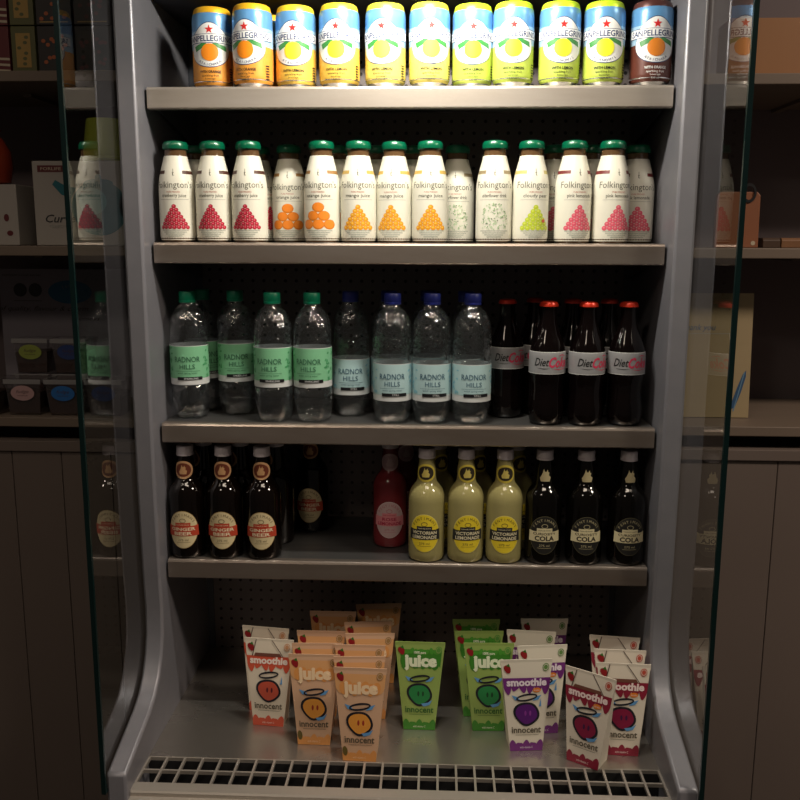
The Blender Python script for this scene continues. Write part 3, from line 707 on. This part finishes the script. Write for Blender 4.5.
# ================================================================== SIDE SHELF GOODS
def flat_map(x0, y, z0, sx=1): return lambda u, v, o: (x0 + u, y - .0003 - o, z0 + v)
def printed_box(name, label, cat, x0, x1, y0, y1, z, h, mat, dec=None, group=None, parts='carton_body', rz=0):
    t = thing(name, label, cat, group, ((x0 + x1) / 2, (y0 + y1) / 2, z + .0006), math.radians(rz)); w = (x1 - x0) / 2; dd = (y1 - y0) / 2
    b = MB(); b.box(-w, w, -dd, dd, 0, h, mat); o = b.build(parts, t, smooth=False, bevel=.0012)
    if dec:
        p = MB(); p.dec(dec, flat_map(0, -dd, 0), 0); p.build('printed_front', t, smooth=False)
    return t
maroon = P('box maroon', (.10, .012, .015), .5); gold = P('box gold', (.32, .20, .05), .5); olive = P('box olive', (.09, .09, .03), .5); dkb = P('box dark', (.018, .014, .014), .5); cream = P('box cream', (.42, .36, .26), .5); rust = P('box rust', (.33, .08, .02), .5)
cols = [(-.790, -.716, 'striped', 'flower-printed red and cream striped box'), (-.712, -.668, 'olive', 'narrow olive and gold box'), (-.664, -.600, 'maroon', 'dark maroon ornamental box'), (-.596, -.530, 'dark', 'dark maroon box seen through the glass')]
for ci, (xa, xb, st, nm) in enumerate(cols):
    for tier in (0, 1):
        d = Dec(); w = (xb - xa) / 2; h = .082
        if st == 'striped':
            for q in range(3): d.poly([(-w, .008 + q * .010), (w, .004 + q * .010), (w, .008 + q * .010), (-w, .012 + q * .010)], cream, 1)
            for k in range(8): d.ell(.006 * math.cos(k * PI / 4) * 1.8, .056 + .006 * math.sin(k * PI / 4) * 1.8, .008, .004, rust, 2 + k % 2, 10, k * PI / 4)
            d.ell(0, .056, .005, .005, gold, 4, 12)
        elif st == 'olive':
            d.rect(-w * .6, w * .6, .012, .070, gold, 1); 
            for k in range(6): d.ell(random.uniform(-.008, .008), .018 + k * .009, .004, .003, olive, 2, 8)
        else:
            for k in range(14): d.ell(random.uniform(-w * .7, w * .7), random.uniform(.01, .07), .004, .0035, rust if st == 'maroon' else maroon, 2 + k % 3, 8)
            d.rect(-w * .8, w * .8, .004, .006, gold, 1)
        printed_box('gift_box', nm + (', lower one' if tier == 0 else ', upper one') + ' on the top left shelf', 'box', xa, xb, .16, .23, ZL[0] + tier * .0835, h,
                    {'striped': maroon, 'olive': olive, 'maroon': dkb, 'dark': dkb}[st], d, 'patterned boxes on the top left wall shelf')
# white teapot box
d = Dec(); teal = P('teapot teal', (.01, .12, .15), .5); tl2 = P('teapot teal light', (.03, .22, .25), .5); w = .10
d.rect(-.090, -.040, .132, .144, maroon, 1); d.text('FORLIFE', -.065, .1355, .0075, cream, 2, .038, .01)
d.ell(.022, .068, .052, .050, teal, 1, 36); d.ell(.022, .112, .028, .008, teal, 2, 20); d.ell(.022, .122, .006, .007, teal, 2, 12); d.ell(.010, .080, .026, .024, tl2, 2, 20)
d.poly([(-.030, .085), (-.048, .092), (-.064, .110), (-.058, .118), (-.040, .108), (-.020, .104)], teal, 1)
d.ring(.078, .072, .020, .028, .007, teal, 1, 24)
d.text('Curve', -.052, .042, .020, P('teapot box ink', (.03, .03, .03), .5), 3, .056, .01, .3); d.text('TEAPOT', -.058, .032, .007, grey, 3, .034)
printed_box('teapot_box', 'white box printed with a teal teapot on the left middle shelf', 'box', -.692, -.492, .165, .24, ZL[1], .152, P('white box card', (.34, .31, .28), .5), d)
t = thing('storage_cup', 'lime green cup standing upside down on the teapot box', 'cup', loc=(-.566, .203, ZL[1] + .1535))
b = MB(); b.lathe([(.040, 0), (.041, .002), (.0405, .02), (.0335, .072), (.032, .076), (.020, .077), (0, .0772)], P('lime plastic', (.38, .42, .05), .35), 40, cap1=False); b.build('cup_body', t)
b = MB(); b.lathe([(.0412, .002), (.0432, .003), (.0432, .007), (.0412, .008)], P('lime plastic', (.38, .42, .05), .35), 40, cap0=False, cap1=False); b.build('rim', t)
# small white box with red vase
d = Dec(); d.rect(-.03, .0, .01, .02, grey, 1); d.ell(.025, .05, .005, .007, maroon, 1, 10); d.ell(.03, .022, .006, .005, maroon, 1, 10); d.ell(-.025, .03, .006, .008, P('box leaf', (.05, .12, .04), .5), 1, 10)
printed_box('white_box', 'small white printed box under the red vase on the left middle shelf', 'box', -.815, -.722, .16, .24, ZL[1], .110, P('white box card', (.34, .31, .28), .5), d)
t = thing('vase', 'glossy red-orange rounded vase standing on the small white box', 'vase', loc=(-.782, .20, ZL[1] + .1115))
b = MB(); b.lathe([(.020, 0), (.030, .004), (.036, .03), (.034, .06), (.022, .082), (.015, .090), (.017, .098)], P('red glaze', (.22, .03, .012), .2, 0, .6), 40); b.build('vase_body', t)
b = MB(); b.lathe([(.0165, .0965), (.020, .099), (.0165, .1015), (.012, .099)], P('red glaze', (.22, .03, .012), .2, 0, .6), 32, cap0=False, cap1=False); b.build('rim', t)
# display card behind the tubs
d = Dec(); pale = P('card lettering', (.05, .045, .05), .6)
d.ell(.0, .085, .046, .024, P('card blue oval', (.02, .13, .24), .6), 1, 32); d.arc('fudge', 0, .07, .025, .010, P('card pale', (.20, .20, .22), .6), 2, 30)
for x in (-.073, -.105): d.ell(x, .089, .014, .014, black, 1, 24)
d.text('handmade in small batches', -.10, .118, .006, pale, 1, .08); d.text('of quality, flavour & charm', -.058, .046, .014, pale, 1, .19, 0, .4); d.text('chutneys', .03, .026, .012, pale, 1, .06, 0, .4); d.rect(-.12, -.06, .066, .067, pale, 1)
printed_box('display_card', 'grey display card with blue oval behind the plastic tubs, lowest left shelf', 'card', -.860, -.562, .345, .351, ZL[2], .268, P('grey card', (.22, .20, .23), .6), None, parts='card_board')
cardT = [o for o in bpy.data.objects if o.name.startswith('display_card')][0]
p = MB(); p.dec(d, flat_map(.0, -.003, .135), 0); p.build('printed_front', cardT, smooth=False)
# clear tubs of sweets, two rows stacked
tub_m = clear('tub plastic', (.85, .83, .83), .02, .07, .7, 2, .06)
def make_tub(col):
    def go():
        t = thing('plastic_tub', 'x', 'tub', 'clear plastic tubs on the lowest left shelf')
        b = MB(); b.add([(-.030, -.026, 0), (.030, -.026, 0), (.030, .026, 0), (-.030, .026, 0), (-.034, -.030, .062), (.034, -.030, .062), (.034, .030, .062), (-.034, .030, .062)], [(0, 3, 2, 1), (0, 1, 5, 4), (1, 2, 6, 5), (2, 3, 7, 6), (3, 0, 4, 7)], tub_m); b.build('tub_body', t, smooth=False, bevel=.003)
        l = MB(); l.box(-.0355, .0355, -.0315, .0315, .0622, .068, tub_m); l.box(-.0355, .0355, -.033, -.0315, .060, .0690, P('tub rim', (.25, .24, .24), .2, .2)); l.build('lid', t, smooth=False, bevel=.001)
        s = MB(); s.add([(-.028, -.024, .002), (.028, -.024, .002), (.028, .024, .002), (-.028, .024, .002), (-.031, -.027, .042), (.031, -.027, .044), (.031, .027, .042), (-.031, .027, .044)], [(0, 3, 2, 1), (4, 5, 6, 7), (0, 1, 5, 4), (1, 2, 6, 5), (2, 3, 7, 6), (3, 0, 4, 7)], noisy('brown sweets', (.055, .022, .012), (.02, .008, .005), .4, 0, (90, 90, 90), 2, .8)); o = s.build('sweets', t, smooth=False); o['kind'] = 'stuff'
        d = Dec(); d.ell(0, .043, .0225, .0145, P('tub label ' + col[0], col[1], .5), 1, 28); d.text('fudge', 0, .043, .009, P('tub label ink', (.06, .03, .03), .5), 2, .024, 0, .3); d.text('handmade', 0, .037, .004, P('tub label ink', (.06, .03, .03), .5), 2, .02)
        k = MB(); k.dec(d, lambda u, v, o: (u, -.0292 - (v - .043) * .065 - .0022 - o, v), 0); k.build('oval_label', t, smooth=False)
        return t
    return go
zt = ZL[2] + .0006
for nm, colr, spots in (
    ('pink', (.42, .26, .26), [(-.725, .165, zt, 0, 'clear tub of brown sweets with pink oval label, lowest left shelf')]),
    ('lime', (.22, .26, .05), [(-.738, .235, zt + .069, 0, 'clear tub with lime green oval label, stacked behind the pink-labelled tub')]),
    ('blue', (.02, .12, .36), [(-.648, .165, zt, 0, 'clear tub with bright blue oval label beside the pink-labelled tub')]),
    ('navy', (.02, .04, .14), [(-.662, .235, zt + .069, 0, 'clear tub with dark blue label stacked behind the blue-labelled tub'), (-.571, .165, zt, 0, 'clear tub with dark blue label seen through the glass, nearest the cabinet'), (-.803, .165, zt, 0, 'clear tub with dark blue label at the left edge of the lowest shelf')]),
    ('plain', (.10, .05, .04), [(-.738, .235, zt, 0, 'brown-labelled tub hidden under the lime-labelled tub'), (-.662, .235, zt, 0, 'brown-labelled tub hidden under the dark blue-labelled rear tub')])):
    place(make_tub((nm, colr)), spots)

# right-hand side goods
d = Dec()
for k in range(7): d.poly([(.058, .012 + k * .011), (.070, .017 + k * .011), (.058, .022 + k * .011)], P('zigzag dark', (.05, .012, .008), .5), 1)
printed_box('wooden_box', 'orange-brown wooden box with dark zigzag edge on the top right shelf', 'box', .560, .72, .19, .26, 1.638, .104, noisy('orange wood', (.30, .135, .042), (.26, .11, .035), .5, 0, (40, 6, 6)), d, parts='box_body')
t = thing('tag_board', 'orange-brown leather hanging tag with dark ring, middle right shelf', 'tag', loc=(.586, .175, 1.3471))
leather = noisy('orange leather', (.24, .085, .035), (.20, .07, .03), .5, 0, (20, 20, 20))
b = MB(); b.add([(-.036, -.006, 0), (.0415, -.006, 0), (.040, -.006, .092), (.034, -.006, .098), (-.030, -.006, .098), (-.036, -.006, .092), (-.036, .006, 0), (.0415, .006, 0), (.040, .006, .092), (.034, .006, .098), (-.030, .006, .098), (-.036, .006, .092)],
      [(0, 1, 2, 3, 4, 5), (11, 10, 9, 8, 7, 6)] + [(i, i + 6, (i + 1) % 6 + 6, (i + 1) % 6) for i in range(6)], leather); b.build('board', t, smooth=False, bevel=.001)
b = MB()
for k in range(24):
    a0, a1 = 2 * PI * k / 24, 2 * PI * (k + 1) / 24
    q = [(r * math.cos(a) * .75 + .019, y, .096 + r * math.sin(a)) for a in (a0, a1) for r in (.012, .017) for y in (-.0085, -.0065)]
    b.add(q, [(0, 2, 6, 4), (1, 5, 7, 3), (2, 3, 7, 6), (0, 4, 5, 1)], black)
b.build('ring', t, smooth=False)
b = MB(); d = Dec(); d.ell(.032, .008, .004, .004, cream, 1, 16); b.dec(d, flat_map(0, -.006, 0), 0); b.build('stud', t, smooth=False)
for xa, xb, lab, cc in ((.637, .668, 'dark brown small wooden block on the middle right shelf', (.06, .03, .015)), (.670, .720, 'light brown small wooden block beside the dark one on the middle right shelf', (.20, .09, .035))):
    t = thing('wooden_block', lab, 'block', 'small wooden blocks on the middle right shelf', ((xa + xb) / 2, .19, 1.3471))
    b = MB(); w = (xb - xa) / 2; b.prism([(-.018, 0), (.018, 0), (.018, .013), (.014, .0175), (-.014, .0175), (-.018, .013)], -w, w, noisy('block ' + lab[:5], cc, tuple(c * .7 for c in cc), .5, 0, (50, 8, 8))); b.build('block_body', t, smooth=False, bevel=.001)
# leaning cream card with blue feather
t = thing('greeting_card', 'large cream card with a blue feather leaning on the lowest right shelf', 'card', loc=(.575, .20, 1.0292)); t.rotation_euler = (math.radians(-4), 0, 0)
b = MB(); b.box(-.085, .068, -.0015, .0015, 0, .234, noisy('cream card', (.32, .245, .135), (.29, .22, .12), .6, 0, (3, 3, 60))); b.build('card_board', t, smooth=False)
d = Dec(); fb = P('feather blue', (.02, .07, .16), .6); fb2 = P('feather pale', (.10, .20, .30), .6)
d.poly([(.036, .016), (.042, .020), (.052, .048), (.060, .078), (.060, .090), (.054, .082), (.044, .055), (.036, .030)], fb, 1); d.poly([(.038, .012), (.040, .012), (.058, .086), (.056, .086)], fb2, 2)
d.text('thank you', -.03, .165, .016, fb, 1, .06, 0, .3); d.rect(-.085, .03, .158, .159, grey, 1)
b = MB(); b.dec(d, flat_map(0, -.0015, 0), 0); b.build('printed_front', t, smooth=False)

# ================================================================== LIGHT
def area(name, loc, rot, sx, sy, power, col):
    l = bpy.data.lights.new(name, 'AREA'); l.shape = 'RECTANGLE'; l.size = sx; l.size_y = sy; l.energy = power; l.color = col
    o = bpy.data.objects.new(name, l); C.objects.link(o); o.location = loc; o.rotation_euler = rot; return o
area('canopy_lamp', (.025, -.200, 1.845), (math.radians(34), 0, 0), .22, .045, 8.6, (1, .94, .82))
area('added_fill_light', (.1, -1.2, 2.75), (0, 0, 0), .9, .3, 9.5, (1, .83, .66))  # added warm fill from the front for the lower shelves
area('added_fill_light', (1.9, -1.0, 2.6), (0, math.radians(8), 0), .5, .3, 36, (1, .83, .68))  # added fill to brighten the right-hand wall and panelling
area('added_fill_light', (-.9, -2.3, 2.75), (0, 0, 0), .4, .4, 10, (1, .83, .66))  # added weak fill from the front left
w = bpy.data.worlds.new('World'); scene.world = w; w.use_nodes = True
bg = w.node_tree.nodes['Background']; bg.inputs[0].default_value = (1., .82, .70, 1); bg.inputs[1].default_value = .035

# ================================================================== CAMERA
cam = bpy.data.cameras.new('Camera'); co = bpy.data.objects.new('Camera', cam); C.objects.link(co); scene.camera = co
yaw, pit, roll = .0419, .1773, .0031
fw = Vector((-math.sin(yaw) * math.cos(pit), math.cos(yaw) * math.cos(pit), -math.sin(pit)))
rt = Vector((math.cos(yaw), math.sin(yaw), 0)); up = rt.cross(fw)
r2 = rt * math.cos(roll) + up * math.sin(roll); u2 = -rt * math.sin(roll) + up * math.cos(roll)
M = Matrix((r2, u2, -fw)).transposed().to_4x4(); M.translation = Vector((.0523, -1.472, 1.3559)); co.matrix_world = M
cam.sensor_width = 36; cam.sensor_fit = 'HORIZONTAL'; cam.lens = 884 / 800 * 36; cam.clip_start = .02
scene.view_settings.view_transform = 'Standard'; scene.view_settings.look = 'None'
scene.cycles.transparent_max_bounces = 24
scene.cycles.max_bounces = 8
